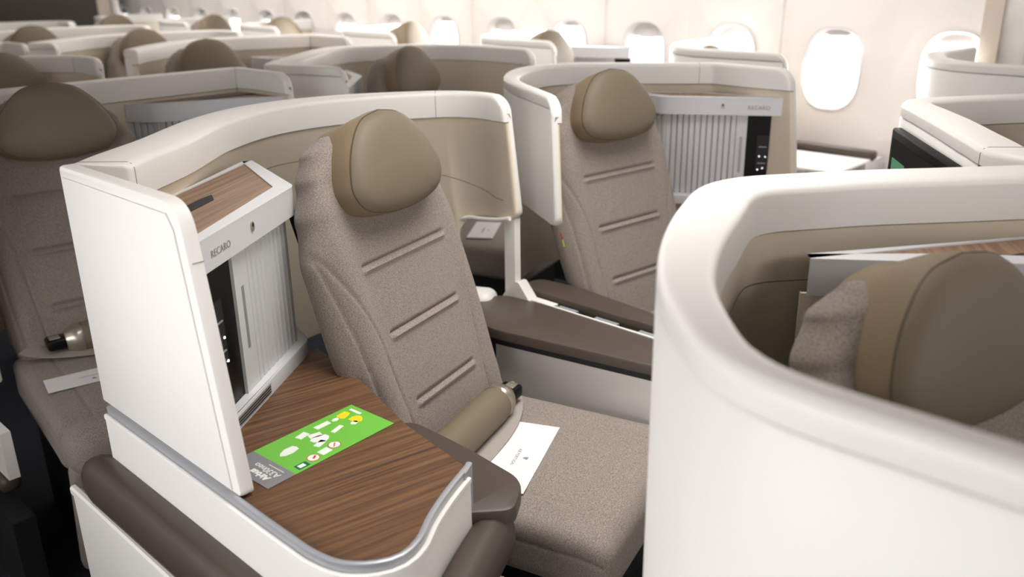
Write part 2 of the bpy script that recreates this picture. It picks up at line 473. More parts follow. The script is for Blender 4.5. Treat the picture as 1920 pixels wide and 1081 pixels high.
def make_headrest(parent, hi=True, asym=0.0, tilt=0.0, w=0.30, h=0.20):
    """leather headrest cushion: domed front, deep wrapping sides, piping along the front edge"""
    na = 96 if hi else 28
    Mx = Matrix.Translation((0, 0, 0.45)) @ Matrix.Rotation(-REC, 4, 'X') @ Matrix.Translation((0, -0.045, HEADH)) @ Matrix.Rotation(tilt, 4, 'Y') 
    rings = [(0.06, -0.082), (0.25, -0.081), (0.5, -0.078), (0.72, -0.073), (0.86, -0.067), (0.94, -0.060), (0.985, -0.050)]
    v = []; f = []
    for k, (s_, y) in enumerate(rings):
        for i in range(na):
            x, z = head_outline(2*math.pi*i/na, w, h, asym); v.append(Mx @ Vector((x*s_, y, z*s_)))
    for k in range(len(rings)-1):
        for i in range(na): f.append((k*na+i, k*na+(i+1) % na, (k+1)*na+(i+1) % na, (k+1)*na+i))
    f.append(tuple(range(na)))
    root = link_mesh('headrest', v, f, M['leather'], parent, 60)
    rings2 = [(0.985, -0.050), (1.0, -0.043), (1.01, -0.030), (1.0, -0.008), (0.985, 0.035), (0.975, 0.070), (0.90, 0.082)]
    v = []; f = []
    for k, (s_, y) in enumerate(rings2):
        for i in range(na):
            x, z = head_outline(2*math.pi*i/na, w, h, asym); v.append(Mx @ Vector((x*s_, y, z*s_+ (0.0 if y < 0 else -0.006))))
    for k in range(len(rings2)-1):
        for i in range(na): f.append((k*na+i, k*na+(i+1) % na, (k+1)*na+(i+1) % na, (k+1)*na+i))
    f.append(tuple((len(rings2)-1)*na+i for i in range(na)))
    link_mesh('side_wrap', v, f, M['leather_side'], root, 60)
    if hi:
        path = [Mx @ Vector((head_outline(2*math.pi*i/na, w, h, asym)[0]*0.987, -0.0495, head_outline(2*math.pi*i/na, w, h, asym)[1]*0.987)) for i in range(na+1)]
        link_mesh('piping', *tube(path, 0.0016, 6, up=Mx.to_3x3() @ Vector((0, 1, 0)), caps=False), M['piping'], root, 60)
    return root
def make_cushion(parent, w=0.47, L=0.50, hi=True):
    h = 0.12; zc = 0.475-h/2
    def deform(p):
        p = Vector(p); top = max(0, p.z/(h/2))
        y = p.y  # front is -L/2
        if p.z > 0:
            p.z += 0.008*(1-abs(2*p.x/w)**3)*(1-abs(2*y/L)**4)
            p.z -= 0.0035*gauss(abs(p.x)-0.150, 0.003)*(1 if y < L/2-0.05 else 0)
        if abs(p.x) > w/2-0.004: p.x -= math.copysign(0.003*gauss(p.z-0.018, 0.003), p.x)
        if y < -L/2+0.06: p.z -= 0.012*((-L/2+0.06-y)/0.06)**2
        return p
    v, f = rbox(w, L, h, 0.028, 5, (90, 60, 14) if hi else (6, 6, 2), deform)
    v = [Vector((p.x, p.y-L/2+0.02, p.z+zc)) for p in v]
    return link_mesh('seat_cushion', v, f, M['fabric'], parent, 60)
def make_seat(name, loc, yaw, label, group, hi=True, belt=True, legrest=False, cushion_yaw=0.0, asym=0.0, roll=True, mirror=1, tags=(), base0=0.001, tilt=0.0, hw=0.30, hh=0.20):
    t = empty(name, (loc[0], loc[1], 0), yaw, label=label, cat='seat', group=group)
    make_backrest(t, hi); make_headrest(t, hi, asym, tilt, hw, hh)
    cu = make_cushion(t, hi=hi)
    cu.rotation_euler[2] = cushion_yaw
    # seat base under the cushion
    MB().add(*box(-0.20, 0.20, -0.40, 0.06, base0, 0.352)).build('seat_base', M['dark'], t)
    # rear support of the backrest
    Mx = Matrix.Translation((0, 0, 0.45)) @ Matrix.Rotation(-REC, 4, 'X')
    v, f = rbox(0.34, 0.03, 0.56, 0.012, 3); v = [Mx @ (p+Vector((0, 0.058, 0.30))) for p in v]
    link_mesh('back_frame', v, f, M['dark'], t)
    if legrest:
        v, f = rbox(0.46, 0.055, 0.34, 0.02, 4)
        Ml = Matrix.Translation((0, -0.455, 0.215)) @ Matrix.Rotation(R(17), 4, 'X')
        link_mesh('leg_rest', [Ml @ p for p in v], f, M['fabric'], t)
        v, f = rbox(0.47, 0.13, 0.12, 0.055, 8, (20, 1, 1))
        link_mesh('front_roll', [p+Vector((0, -0.512, 0.420)) for p in v], f, M['fabric'], t)
    mx = lambda vs: [Vector((p[0]*mirror, p[1], p[2])) for p in vs]
    if roll:
        # padded belt roll lying in the crease of the seat
        pts = [Vector((-0.235, -0.100, 0.522)), Vector((-0.1, -0.095, 0.524)), Vector((0.0, -0.090, 0.525)), Vector((0.070, -0.087, 0.525))]
        P_ = catmull(pts, 0.02); rr = [0.041]*len(P_); rr[0] = 0.03; rr[-1] = 0.038
        v, f = tube(P_, rr, 24); b = link_mesh('belt_pad', mx(v), f, M['leather'], t, 50)
        pts = [Vector((0.070, -0.087, 0.525)), Vector((0.075, -0.087, 0.525)), Vector((0.095, -0.085, 0.525)), Vector((0.112, -0.084, 0.524))]
        v, f = tube(pts, [0.036, 0.041, 0.037, 0.028], 24); link_mesh('metal_collar', mx(v), f, M['metal'], b, 50)
        v, f = rbox(0.050, 0.050, 0.030, 0.008, 3); link_mesh('buckle', mx([p+Vector((0.134, -0.084, 0.524)) for p in v]), f, M['black'], b)
        v, f = rbox(0.026, 0.024, 0.004, 0.0015, 2); link_mesh('buckle_plate', mx([p+Vector((0.138, -0.088, 0.540)) for p in v]), f, M['metal'], b)
    if belt:
        pth = catmull([Vector((0.205, -0.035, 0.506)), Vector((0.165, -0.075, 0.500)), Vector((0.10, -0.110, 0.496)), Vector((0.02, -0.130, 0.492)), Vector((-0.09, -0.140, 0.490)), Vector((-0.22, -0.14, 0.488))], 0.02)
        sd = []
        for i in range(len(pth)):
            tt = (pth[min(i+1, len(pth)-1)]-pth[max(i-1, 0)]).normalized(); sd.append(Vector((-tt.y, tt.x, -0.12)))
        v, f = ribbon(pth, 0.046, 0.0035, sd); link_mesh('belt_strap', mx(v), f, M['belt'], t, 40)
    for (xx, hh_, mt_) in tags:
        Mt = Matrix.Translation((0, 0, 0.45)) @ Matrix.Rotation(-REC, 4, 'X')
        v, f = rbox(0.012, 0.004, 0.022, 0.0015, 1)
        link_mesh('fabric_tag', [Mt @ (p+Vector((xx, -0.018, hh_))) for p in v], f, M[mt_], t)
    return t
def lift(v, M_): return [M_ @ Vector(p) for p in v]

def text_mesh(name, body, size, matrix, material, parent, bold=0.0, space=1.0):
    cu = bpy.data.curves.new(name+'_outline', 'FONT'); cu.body = body; cu.size = size; cu.align_x = 'CENTER'; cu.extrude = 0.0002
    cu.offset = bold; cu.space_character = space
    tmp = bpy.data.objects.new(name+'_outline', cu); sc.collection.objects.link(tmp)
    dg = bpy.context.evaluated_depsgraph_get(); dg.update()
    me = bpy.data.meshes.new_from_object(tmp.evaluated_get(dg))
    bpy.data.objects.remove(tmp); bpy.data.curves.remove(cu)
    me.transform(matrix); me.materials.clear(); me.materials.append(material)
    o = bpy.data.objects.new(name, me); sc.collection.objects.link(o); o.parent = parent
    return o

# ------------------------------------------------------------------ storage cabinet
def on(a, b, t): return Vector(a)*(1-t)+Vector(b)*t
def cabinet(name, A, B, C, D, label, group, zt=1.04, zb=0.69, black_at='A', slat_return=True, detail=True, extra_top=None, front_t=(0.26, 0.40), slot=True):
    """A-B front face (black panel at the A end), B-C return face, C-D along the shell. Plan points; parts: ledge_frame, ledge_top, fascia, ..."""
    A, B, C, D = [Vector((p[0], p[1], 0)) for p in (A, B, C, D)]
    org = (A+B+C+D)/4
    t = empty(name, (org.x, org.y, 0), 0, label=label, cat='cabinet', group=group)
    def L(p): return (p.x-org.x, p.y-org.y)
    inn = (C-B); nf = Vector((-(B-A).y, (B-A).x, 0)).normalized()
    if nf.dot(org-A) < 0: nf = -nf            # inward normal of the front
    nr = Vector((-(C-B).y, (C-B).x, 0)).normalized()
    if nr.dot(org-B) < 0: nr = -nr
    poly = roundpoly([L(A), L(B), L(C), L(D)], [0.004, 0.02, 0.012, 0.004])
    # frame: fascia ring with the ledge slightly sunk
    fas = MB().add(*prism(poly, zt-0.055, zt-0.004, 0.0))
    fas.build('fascia', M['grey'], t, 35)
    e = 0.022
    Ai, Bi, Ci, Di = A+nf*e, B+nf*e+nr*e*0.9, C+nr*e - (C-B).normalized()*0.004, D
    ring_o = roundpoly([L(A), L(B), L(C), L(D)], [0.004, 0.02, 0.012, 0.004]); ring_i = roundpoly([L(Ai), L(Bi), L(Ci), L(Di)], [0.002, 0.006, 0.004, 0.002])
    n = len(ring_o); v = []; 
    for rg, z in ((ring_o, zt-0.0045), (ring_o, zt-0.0015), (ring_o, zt), (ring_i, zt), (ring_i, zt-0.0035)):
        v += [(p[0], p[1], z) for p in rg]
    f = [(k*n+i, k*n+(i+1) % n, (k+1)*n+(i+1) % n, (k+1)*n+i) for k in range(4) for i in range(n)]
    link_mesh('ledge_frame', v, f, M['grey'], t, 35)
    lt = link_mesh('ledge_top', *prism(ring_i, zt-0.0045, zt-0.0025), M['wood_ledge_lit'], t, 35)
    if slot:
        a = D+(A-D)*0.30+(B-A)*0.02; u = (C-D).normalized(); w_ = (A-D).normalized()
        sl = [a, a+u*0.17, a+u*0.21+w_*0.006, a+u*0.19+w_*0.035, a+w_*0.035]
        link_mesh('stowage_slot', *prism([L(p) for p in sl], zt-0.003, zt-0.0018), M['dark'], lt, 0)
    # body behind
    ins = 0.012
    Ab, Bb = A+nf*(ins+0.012), B+nf*(ins+0.012)+nr*(ins+0.004)
    Cb = C+nr*(ins+0.004)
    link_mesh('body', *prism([L(Ab), L(Bb), L(Cb), L(D)], zb, zt-0.055), M['dark'], t, 35)
    z0, z1 = zb+0.03, zt-0.056
    t0, t1 = front_t
    Af, Bf = A+nf*ins, B+nf*ins+nr*ins
    # black media panel
    bp = Vector; v0 = on(Af, Bf, 0.0)+nf*0.006; v1 = on(Af, Bf, t0)+nf*0.006
    panel = link_mesh('media_panel', *prism([L(v0), L(v1), L(v1+nf*0.006), L(v0+nf*0.006)], z0, z1), M['black'], t, 0)
    if detail:
        w = (v1-v0)
        def plate(c, hw_, z_, hh_, m_, nm, d=0.002):
            p0 = v0+w*c-w.normalized()*hw_; p1 = v0+w*c+w.normalized()*hw_
            return link_mesh(nm, *prism([L(p0-nf*d), L(p1-nf*d), L(p1), L(p0)], z_-hh_, z_+hh_), m_, panel, 0)
        H_ = z1-z0
        plate(0.5, 0.018, z0+H_*0.55, 0.055, M['dark'], 'handset_holder', 0.004)
        plate(0.5, 0.012, z0+H_*0.62, 0.0012, M['silver'], 'handset_edge', 0.006)
        plate(0.5, 0.012, z0+H_*0.42, 0.0012, M['silver'], 'handset_edge', 0.006)
        for c, zz in ((0.40, 0.50), (0.58, 0.505), (0.46, 0.36), (0.60, 0.34)):
            plate(c, 0.0018, z0+H_*zz, 0.0018, M['led'], 'socket_light', 0.006)
    # tambour door: plain leading slat then ribs
    a, b = on(Af, Bf, t0), on(Af, Bf, t1)
    lead = link_mesh('door_edge', *prism([L(a), L(b), L(b+nf*0.010), L(a+nf*0.010)], z0, z1, 0.0), M['grey'], t, 0)
    mid = on(a, b, 0.5); u = (b-a).normalized()
    p = [mid-u*0.0045-nf*0.0008, mid+u*0.0045-nf*0.0008, mid+u*0.0045+nf*0.002, mid-u*0.0045+nf*0.002]
    link_mesh('finger_pull', *prism([L(q) for q in p], z0+(z1-z0)*0.30, z0+(z1-z0)*0.74), M['silver'], lead, 0)
    path = [b, Bf]
    ribs = MB()
    def rib_run(p, q, nrm, pitch=0.0185):
        Ld = (q-p).length; k = max(2, round(Ld/pitch)); w = Ld/k; u = (q-p).normalized()
        for i in range(k):
            s0 = p+u*(w*i+0.0009); s1 = p+u*(w*(i+1)-0.0009)
            ribs.add(*prism([L(s0+nrm*0.0035), L(s0+u*0.003), L(s1-u*0.003), L(s1+nrm*0.0035), L(s1+nrm*0.009), L(s0+nrm*0.009)], z0, z1))
    rib_run(b, Bf, nf)
    if slat_return: rib_run(Bf, C+nr*ins, nr)
    else: link_mesh('return_panel', *prism([L(Bf), L(C+nr*ins), L(C+nr*(ins+0.008)), L(Bf+nr*0.008)], z0, z1), M['beige'], t, 0)
    ribs.build('tambour_door', M['grey'], t, 20)
    # sill
    sill = roundpoly([L(A), L(B), L(C), L(D)], [0.004, 0.022, 0.012, 0.004])
    link_mesh('sill', *prism(sill, zb, zb+0.03, 0.003), M['grey'], t, 35)
    if detail:
        vt0, vt1 = on(A, B, 0.10), on(A, B, 0.50)
        vg = link_mesh('vent_grille', *prism([L(vt0-nf*0.001), L(vt1-nf*0.001), L(vt1+nf*0.002), L(vt0+nf*0.002)], zb+0.005, zb+0.024), M['silver'], t, 0)
        bars = MB()
        for k in range(3):
            zz = zb+0.008+k*0.005
            bars.add(*prism([L(vt0+u*0.004-nf*0.0016), L(vt1-u*0.004-nf*0.0016), L(vt1-u*0.004), L(vt0+u*0.004)], zz, zz+0.002))
        bars.build('vent_slot', M['dark'], vg, 0)
        # coat hook button and maker's name on the fascia
        c = on(A, B, 0.50)
        yaw = math.atan2((B-A).y, (B-A).x)
        hk = MB().add([(x, y, z) for x, y, z in []], [])
        ring = []
        for k in range(16):
            an = 2*math.pi*k/16; ring.append((math.cos(an)*0.006, math.sin(an)*0.009))
        def face_plate(center, pts, d0, d1, zc, nm, m_, par):
            v = []
            for d in (d0, d1):
                for (x, z) in pts:
                    q = center + u*x - nf*d; v.append((q.x-org.x, q.y-org.y, zc+z))
            n_ = len(pts); f = [tuple(range(n_)), tuple(range(n_, 2*n_))]+[(i, (i+1) % n_, n_+(i+1) % n_, n_+i) for i in range(n_)]
            return link_mesh(nm, v, f, m_, par, 40)
        face_plate(c, ring, 0.0, 0.0025, zt-0.026, 'hook_button', M['metal'], t)
        face_plate(c, [(x*0.5, z*0.4+0.003) for x, z in ring], 0.0026, 0.003, zt-0.026, 'hook_hole', M['dark'], t)
        q = on(A, B, 0.20) - nf*0.0006
        sgn = 1 if (B-A).cross(nf).z > 0 else -1
        ml = Matrix.Translation((q.x-org.x, q.y-org.y, zt-0.036)) @ Matrix.Rotation(yaw if sgn > 0 else yaw+math.pi, 4, 'Z') @ Matrix.Rotation(R(90), 4, 'X')
        text_mesh('maker_name', 'RECARO', 0.017, ml, M['ink'], t, space=1.05)
    return t

def copy_tree(o, parent=None):
    c = o.copy(); sc.collection.objects.link(c)
    if parent: c.parent = parent
    for ch in list(o.children): copy_tree(ch, c)
    return c
def corner(a, b, c, r=0.02):
    """three plan points giving a tight corner at b"""
    a, b, c = Vector(a), Vector(b), Vector(c)
    return [tuple(b+(a-b).normalized()*r), tuple(b+(a-b).normalized()*r*0.35+(c-b).normalized()*r*0.35), tuple(b+(c-b).normalized()*r)]

# ------------------------------------------------------------------ the cabin
X_WALL, X_LEFT, Y_FRONT, Y_BACK = 3.83, -0.72, -1.9, 9.2
def windowed_wall(name, xw, sgn, ys, yspan, shades):
    """flat sidewall with rounded window holes, inner face at xw; sgn=+1: outside towards +X"""
    pitch = 0.4985; zc, hw_, hh_ = 1.005, 0.113, 0.160
    z_lo, z_hi = 0.0, 2.05
    ya, yb = yspan
    edges = sorted(ys)
    v = []; f = []
    def hole(yc, k=1.0, n=40, p=2.7):
        o = []
        for i in range(n):
            a = 2*math.pi*(i+0.5)/n; c, s_ = math.cos(a), math.sin(a)
            o.append((yc+hw_*k*math.copysign(abs(c)**(2/p), c), zc+(hh_ + hw_*(k-1))*math.copysign(abs(s_)**(2/p), s_)))
        return o
    # panels between holes: frame quads by polar connection to a rectangle
    k = 0
    bounds = [ya] + [(edges[i]+edges[i+1])/2 for i in range(len(edges)-1)] + [yb]
    zl, zh = 0.72, 1.30
    def scal(y, yc, yA, yB): return sgn*0.022*(max(0, abs(y-yc)/((yB-yA)/2)-0.62)/0.38)**2
    def wx(z): # the sidewall bows slightly inboard above the windows
        return xw - sgn*0.16*max(0, (z-1.25))**1.6 
    for i, yc in enumerate(edges):
        y0, y1 = bounds[i], bounds[i+1]
        H = hole(yc, 1.16); n = len(H); rect = []
        for (y, z) in H:
            dy, dz = y-yc, z-zc
            s1 = ((y1-yc)/dy if dy > 0 else (y0-yc)/dy) if abs(dy) > 1e-6 else 1e9
            s2 = ((zh-zc)/dz if dz > 0 else (zl-zc)/dz) if abs(dz) > 1e-6 else 1e9
            s_ = min(s1, s2); rect.append((yc+dy*s_, zc+dz*s_))
        b = len(v)
        v += [(wx(z), y, z) for y, z in H] + [(wx(z)+(sgn*0.016 if ((abs(y-y0) < 1e-6 or abs(y-y1) < 1e-6) and zl+1e-4 < z < zh-1e-4) else 0), y, z) for y, z in rect]
        for q in range(n):
            f.append((b+q, b+(q+1) % n, b+n+(q+1) % n, b+n+q))
        # fill rectangle corners
        for (cy_, cz_) in ((y0, zl), (y1, zl), (y1, zh), (y0, zh)):
            best = None
            for q in range(n):
                r0, r1 = rect[q], rect[(q+1) % n]
                if (abs(r0[0]-cy_) < 1e-6 and abs(r1[1]-cz_) < 1e-6) or (abs(r1[0]-cy_) < 1e-6 and abs(r0[1]-cz_) < 1e-6):
                    best = q
            if best is not None:
                v.append((wx(cz_), cy_, cz_)); f.append((b+n+best, b+n+(best+1) % n, len(v)-1))
    zs = [zh+(z_hi-zh)*i/8 for i in range(9)]
    for a, bz in list(zip(zs[:-1], zs[1:])) + [(z_lo, zl)]:
        b = len(v); v += [(wx(a), ya, a), (wx(a), yb, a), (wx(bz), yb, bz), (wx(bz), ya, bz)]; f.append((b, b+1, b+2, b+3))
    # outer skin so the wall has a back
    b = len(v); 
    w = link_mesh(name, v, f, M['wall'], None, 40); tag(w, kind='structure')
    # panel joints between every pair of windows
    jt = MB()
    for y in bounds[1:-1:2]:
        jt.add(*box(xw-0.004 if sgn > 0 else xw-0.001, xw+0.001 if sgn > 0 else xw+0.004, y-0.003, y+0.003, 0.45, 1.30))
    # windows
    for i, yc in enumerate(edges):
        H = hole(yc, 1.16); H2 = hole(yc, 1.10); H3 = hole(yc, 1.0); H4 = hole(yc, 0.97); n = len(H); v = []; f = []
        rings = [(H, 0.0), (H, -0.010), (hole(yc, 1.13), -0.013), (H2, -0.010), (H3, 0.03), (H4, 0.055)]
        for rg, d in rings: v += [(xw+sgn*d, y, z) for y, z in rg]
        for k in range(len(rings)-1):
            for q in range(n): f.append((k*n+q, k*n+(q+1) % n, (k+1)*n+(q+1) % n, (k+1)*n+q))
        wn = empty('window_%d' % windowed_wall.count, (xw, yc, zc)); tag(wn, kind='structure'); windowed_wall.count += 1
        def child(nm, vv, ff, mt, sm=40):
            o = link_mesh(nm, [(p[0]-xw, p[1]-yc, p[2]-zc) for p in vv], ff, mt, wn, sm); return o
        child('window_frame', v, f, M['frame'], 50)
        v = [(xw+sgn*0.052, y, z) for y, z in H4]+[(xw+sgn*0.055, y, z) for y, z in H4]
        child('pane', v, [tuple(range(n)), tuple(range(n, 2*n))]+[(q, (q+1) % n, n+(q+1) % n, n+q) for q in range(n)], M['pane'], 0)
        drop = shades.get(i, 0.06)
        if drop > 0:
            top = [(y, z) for y, z in hole(yc, 1.0) if z > zc+hh_-drop]
            top.sort(key=lambda p: p[0])
            zb_ = zc+hh_-drop; hw2 = max(abs(top[0][0]-yc), abs(top[-1][0]-yc))
            pl = [(yc-hw2, zb_)] + top + [(yc+hw2, zb_)]
            nn = len(pl)
            v = [(xw+sgn*0.034, y, z) for y, z in pl]+[(xw+sgn*0.037, y, z) for y, z in pl]
            child('window_shade', v, [tuple(range(nn)), tuple(range(nn, 2*nn))]+[(q, (q+1) % nn, nn+(q+1) % nn, nn+q) for q in range(nn)], M['frame'], 0)
            bb = box(xw+sgn*0.028, xw+sgn*0.036, yc-0.045, yc+0.045, zb_-0.004, zb_+0.012)
            child('shade_pull', *bb, M['frame'])
    return w, jt
windowed_wall.count = 1
ysR = [1.66+0.4985*k for k in range(-4, 15)]
wallR, jt = windowed_wall('wall_right', X_WALL, 1, ysR, (Y_FRONT, Y_BACK), {3: 0.03, 4: 0.018, 9: 0.02, 12: 0.30, 7: 0.02})
tag(jt.build('trim_1', M['frame'], None, 0), kind='structure')
ysL = [0.16+0.4985*k for k in range(-3, 17)]
wallL, jt = windowed_wall('wall_left', X_LEFT, -1, ysL, (Y_FRONT, Y_BACK), {k: 0.33 for k in range(5, 20)})
tag(jt.build('trim_2', M['frame'], None, 0), kind='structure')
tag(MB().add(*box(X_LEFT-0.1, X_WALL+0.1, Y_FRONT-0.1, Y_BACK+0.1, -0.05, 0.0)).build('floor', M['carpet'], None, 0), kind='structure')
# ceiling with lengthwise recesses for the lamps
tag(MB().add(*box(X_LEFT-0.1, X_WALL+0.1, Y_FRONT-0.1, Y_BACK+0.1, 2.16, 2.22)).build('ceiling', M['ceil'], None, 0), kind='structure')
tag(MB().add(*box(X_LEFT-0.1, X_WALL+0.1, Y_BACK, Y_BACK+0.1, 0, 2.2)).build('wall_back', M['bulk'], None, 0), kind='structure')
tag(MB().add(*box(X_LEFT-0.1, X_WALL+0.1, Y_FRONT-0.1, Y_FRONT, 0, 2.2)).build('wall_front', M['wall'], None, 0), kind='structure')

# ------------------------------------------------------------------ the near centre suite (walnut console)
GS = 'white privacy shells of the suites'; GC = 'cabinets with tambour doors beside the seats'; GT = 'business class seats'
def shell_root(name, loc, label): return empty(name, (0, 0, 0), 0, label=label, cat='privacy shell', group=GS)
def rebase(t, x, y):
    """move a thing's origin to its base without moving its parts"""
    t.location = (x, y, 0)
    for c in t.children:
        c.matrix_parent_inverse = Matrix.Identity(4)
        if c.type == 'MESH':
            c.data.transform(Matrix.Translation((-x, -y, 0)))
            for cc in c.children:
                if cc.type == 'MESH': cc.data.transform(Matrix.Translation((-x, -y, 0)))
    return t

t = shell_root('privacy_shell', None, 'white curved privacy shell around the seat with the walnut console, nearest complete one')
def bot_L1(s_, L):
    d = L-s_
    if d < 0.03: r = 0.03; return 0.815 + r - math.sqrt(max(0, r*r-(r-d)**2))
    if d < 0.165: return 0.815-0.02*(d-0.03)/0.135
    if d < 0.215: return 0.795 - 0.12*(1-math.sqrt(max(0, 1-((d-0.165)/0.05)**2)))
    return 0.52
shell(t, [(0.540, 1.525), (0.60, 1.578), (0.717, 1.665), (0.914, 1.831), (1.071, 1.915), (1.23, 1.936), (1.363, 1.905), (1.50, 1.83), (1.61, 1.73), (1.645, 1.64), (1.635, 1.535)],
      [0.105, 0.105, 0.10, 0.10, 0.09, 0.07, 0.04, 0.032], side=-1, r_start=0, r_end=0.045, lean_end=0.16, bot_fn=bot_L1, seams=(0.012, 0.84),
      arc=lambda u: 0.86+0.13*math.sin(math.pi*min(1, u*1.05)))
# outer side panel beside the aisle
pp = roundpoly([(1.535, 0.693), (1.535, TOP), (1.130, TOP), (1.056, 0.693)], [0.0, 0.012, 0.045, 0.012], 8)
v, f = prism(pp, 0, 0.023, 0.006)
link_mesh('side_panel', [(0.553-z, y, zz) for (y, zz, z) in v], f, M['white'], t, 30)
v, f = prism([(1.519, 0.70), (1.519, TOP-0.018), (1.158, TOP-0.018), (1.142, TOP-0.040), (1.077, 0.70)], 0, 0.0025, 0.002)
link_mesh('panel_skin', [(0.5295-z, y, zz) for (y, zz, z) in v], f, M['white'], t, 30)
MB().add(*box(0.536, 0.5533, 1.1142, 1.13, 1.045, 1.0458)).build('panel_joint', M['seam'], t, 0)
# trim round the knee opening, post and foot
MB().add(*tube(catmull([Vector(p) for p in ((1.600, 1.512, 0.818), (1.602, 1.56, 0.806), (1.604, 1.62, 0.797), (1.604, 1.67, 0.792), (1.597, 1.70, 0.782), (1.590, 1.717, 0.755), (1.586, 1.722, 0.72), (1.584, 1.722, 0.62))], 0.01), 0.006, 10)).build('opening_trim', M['white'], t)
MB().add(*prism([(1.610, 1.505), (1.632, 1.505), (1.632, 1.542), (1.610, 1.542)], 0.56, 0.815, 0.003)).build('post', M['white'], t)
v, f = prism(roundpoly([(1.415, 0.56), (1.56, 0.56), (1.545, 0.60), (1.50, 0.645), (1.49, 0.645)], 0.008, 4), 0, 0.035, 0.002)
link_mesh('post_foot', [(1.605+z, y, zz) for (y, zz, z) in v], f, M['white'], t, 30)
rebase(t, 1.05, 1.6)

make_seat('aircraft_seat', (1.142, 1.280), R(15), 'taupe fabric seat beside the walnut console, with white envelope and olive belt roll', GT, asym=0.0, tilt=R(0), hh=0.205, tags=((0.243, 0.30, 'tag_green'),))
cabinet('storage_cabinet', (0.592, 1.217), (0.916, 1.437), (0.998, 1.725), (0.600, 1.46), 'grey tambour-door cabinet standing on the walnut console top', GC, front_t=(0.36, 0.50))

# console
t = empty('side_console', (0.70, 1.1, 0), 0, label='side console with walnut top, silver lip and green safety card lying on it', cat='console')
front = catmull([(0.527, 1.10, 0), (0.527, 0.93, 0), (0.529, 0.868, 0), (0.541, 0.823, 0), (0.572, 0.790, 0), (0.605, 0.778, 0), (0.640, 0.786, 0), (0.690, 0.816, 0), (0.750, 0.845, 0), (0.818, 0.872, 0)], 0.012)
front = [(p.x, p.y) for p in front]
top_poly = [(0.527, 1.50)] + front + [(0.845, 1.05), (0.915, 1.30), (0.935, 1.44), (0.75, 1.50)]
def o_(pl, ox=0.70, oy=1.1): return [(p[0]-ox, p[1]-oy) for p in pl]
link_mesh('console_top', *prism(o_(top_poly), 0.672, 0.690), M['wood'], t, 30)
def band(pts, off0, off1, z0, z1, ox=0.70, oy=1.1, r=0.0015):
    """vertical band following plan points; offsets to the left of travel"""
    P = [Vector((p[0]-ox, p[1]-oy, 0)) for p in pts]; v = []; f = []
    prof = [(off0, z0), (off0, z1-r), (off0+(off1-off0)*0.25, z1), (off0+(off1-off0)*0.75, z1), (off1, z1-r), (off1, z0)]
    for i in range(len(P)):
        tt = (P[min(i+1, len(P)-1)]-P[max(i-1, 0)]).normalized(); n = Vector((-tt.y, tt.x, 0))
        for o, z in prof: q = P[i]+n*o; v.append((q.x, q.y, z))
    k = len(prof)
    for i in range(len(P)-1):
        for j in range(k): f.append((i*k+j, i*k+(j+1) % k, (i+1)*k+(j+1) % k, (i+1)*k+j))
    f += [tuple(range(k)), tuple((len(P)-1)*k+j for j in range(k))]
    return v, f
edge = [(0.527, 1.50), (0.527, 1.3)] + front
link_mesh('edge_lip', *band(edge, 0.0045, -0.0045, 0.664, 0.6965), M['silver'], t, 40)
link_mesh('apron', *band(edge[:-1]+[(0.802, 0.866)], -0.001, -0.010, 0.585, 0.680), M['white'], t, 40)
link_mesh('apron_edge', *band(edge[:-1]+[(0.802, 0.866)], -0.0035, -0.0115, 0.674, 0.683), M['white'], t, 40)
link_mesh('lip_end', *band([(0.797, 0.8625), (0.8085, 0.8678), (0.820, 0.8735), (0.8255, 0.877)], 0.0042, -0.0055, 0.596, 0.6962), M['silver'], t, 40)
# padded armrest band wrapping the console
path = [(0.499, 1.555), (0.499, 1.3)] + [(0.499, 1.0), (0.499, 0.90), (0.505, 0.82), (0.535, 0.768), (0.59, 0.742), (0.65, 0.752), (0.72, 0.790), (0.80, 0.830), (0.868, 0.862)]
path = catmull([Vector((p[0]-0.70, p[1]-1.1, 0.549)) for p in path], 0.02)
v = []; f = []; k = 18
for i, p in enumerate(path):
    tt = (path[min(i+1, len(path)-1)]-path[max(i-1, 0)]).normalized(); n = Vector((-tt.y, tt.x, 0)); sc_ = 1.0
    d = sum((path[j+1]-path[j]).length for j in range(i))
    if d < 0.045: sc_ = max(0.15, math.sqrt(1-(1-d/0.045)**2))
    for j in range(k):
        a = 2*math.pi*j/k; c, s_ = math.cos(a), math.sin(a)
        v.append(p + n*0.034*math.copysign(abs(c)**0.75, c)*(0.6+0.4*sc_) + Vector((0, 0, 0.050*sc_*math.copysign(abs(s_)**0.8, s_))))
for i in range(len(path)-1):
    for j in range(k): f.append((i*k+j, i*k+(j+1) % k, (i+1)*k+(j+1) % k, (i+1)*k+j))
f += [tuple(range(k)), tuple((len(path)-1)*k+j for j in range(k))]
link_mesh('armrest_band', v, f, M['pad'], t, 50)
pad = roundpoly([(0.80, 0.878), (0.866, 0.818), (0.942, 0.866), (0.955, 1.02), (0.955, 1.17), (0.865, 1.20)], [0.004, 0.02, 0.035, 0.05, 0.03, 0.005])
link_mesh('armrest_pad', *prism(o_(pad), 0.586, 0.614, 0.006), M['pad'], t, 40)
# lower cladding
low = [(0.478, 1.62), (0.478, 0.9), (0.484, 0.80), (0.52, 0.745), (0.60, 0.715), (0.66, 0.725), (0.74, 0.772), (0.835, 0.820)]
lowp = [(p.x, p.y) for p in catmull([Vector((a, b, 0)) for a, b in low], 0.02)]
link_mesh('lower_cladding', *band(lowp, -0.004, 0.012, 0.06, 0.492), M['white'], t, 40)
link_mesh('cladding_lip', *band(lowp, -0.008, 0.006, 0.488, 0.503, r=0.004), M['white'], t, 40)
MB().add(*box(-0.16, 0.16, -0.22, 0.38, 0.06, 0.58)).build('core', M['dark'], t, 0)

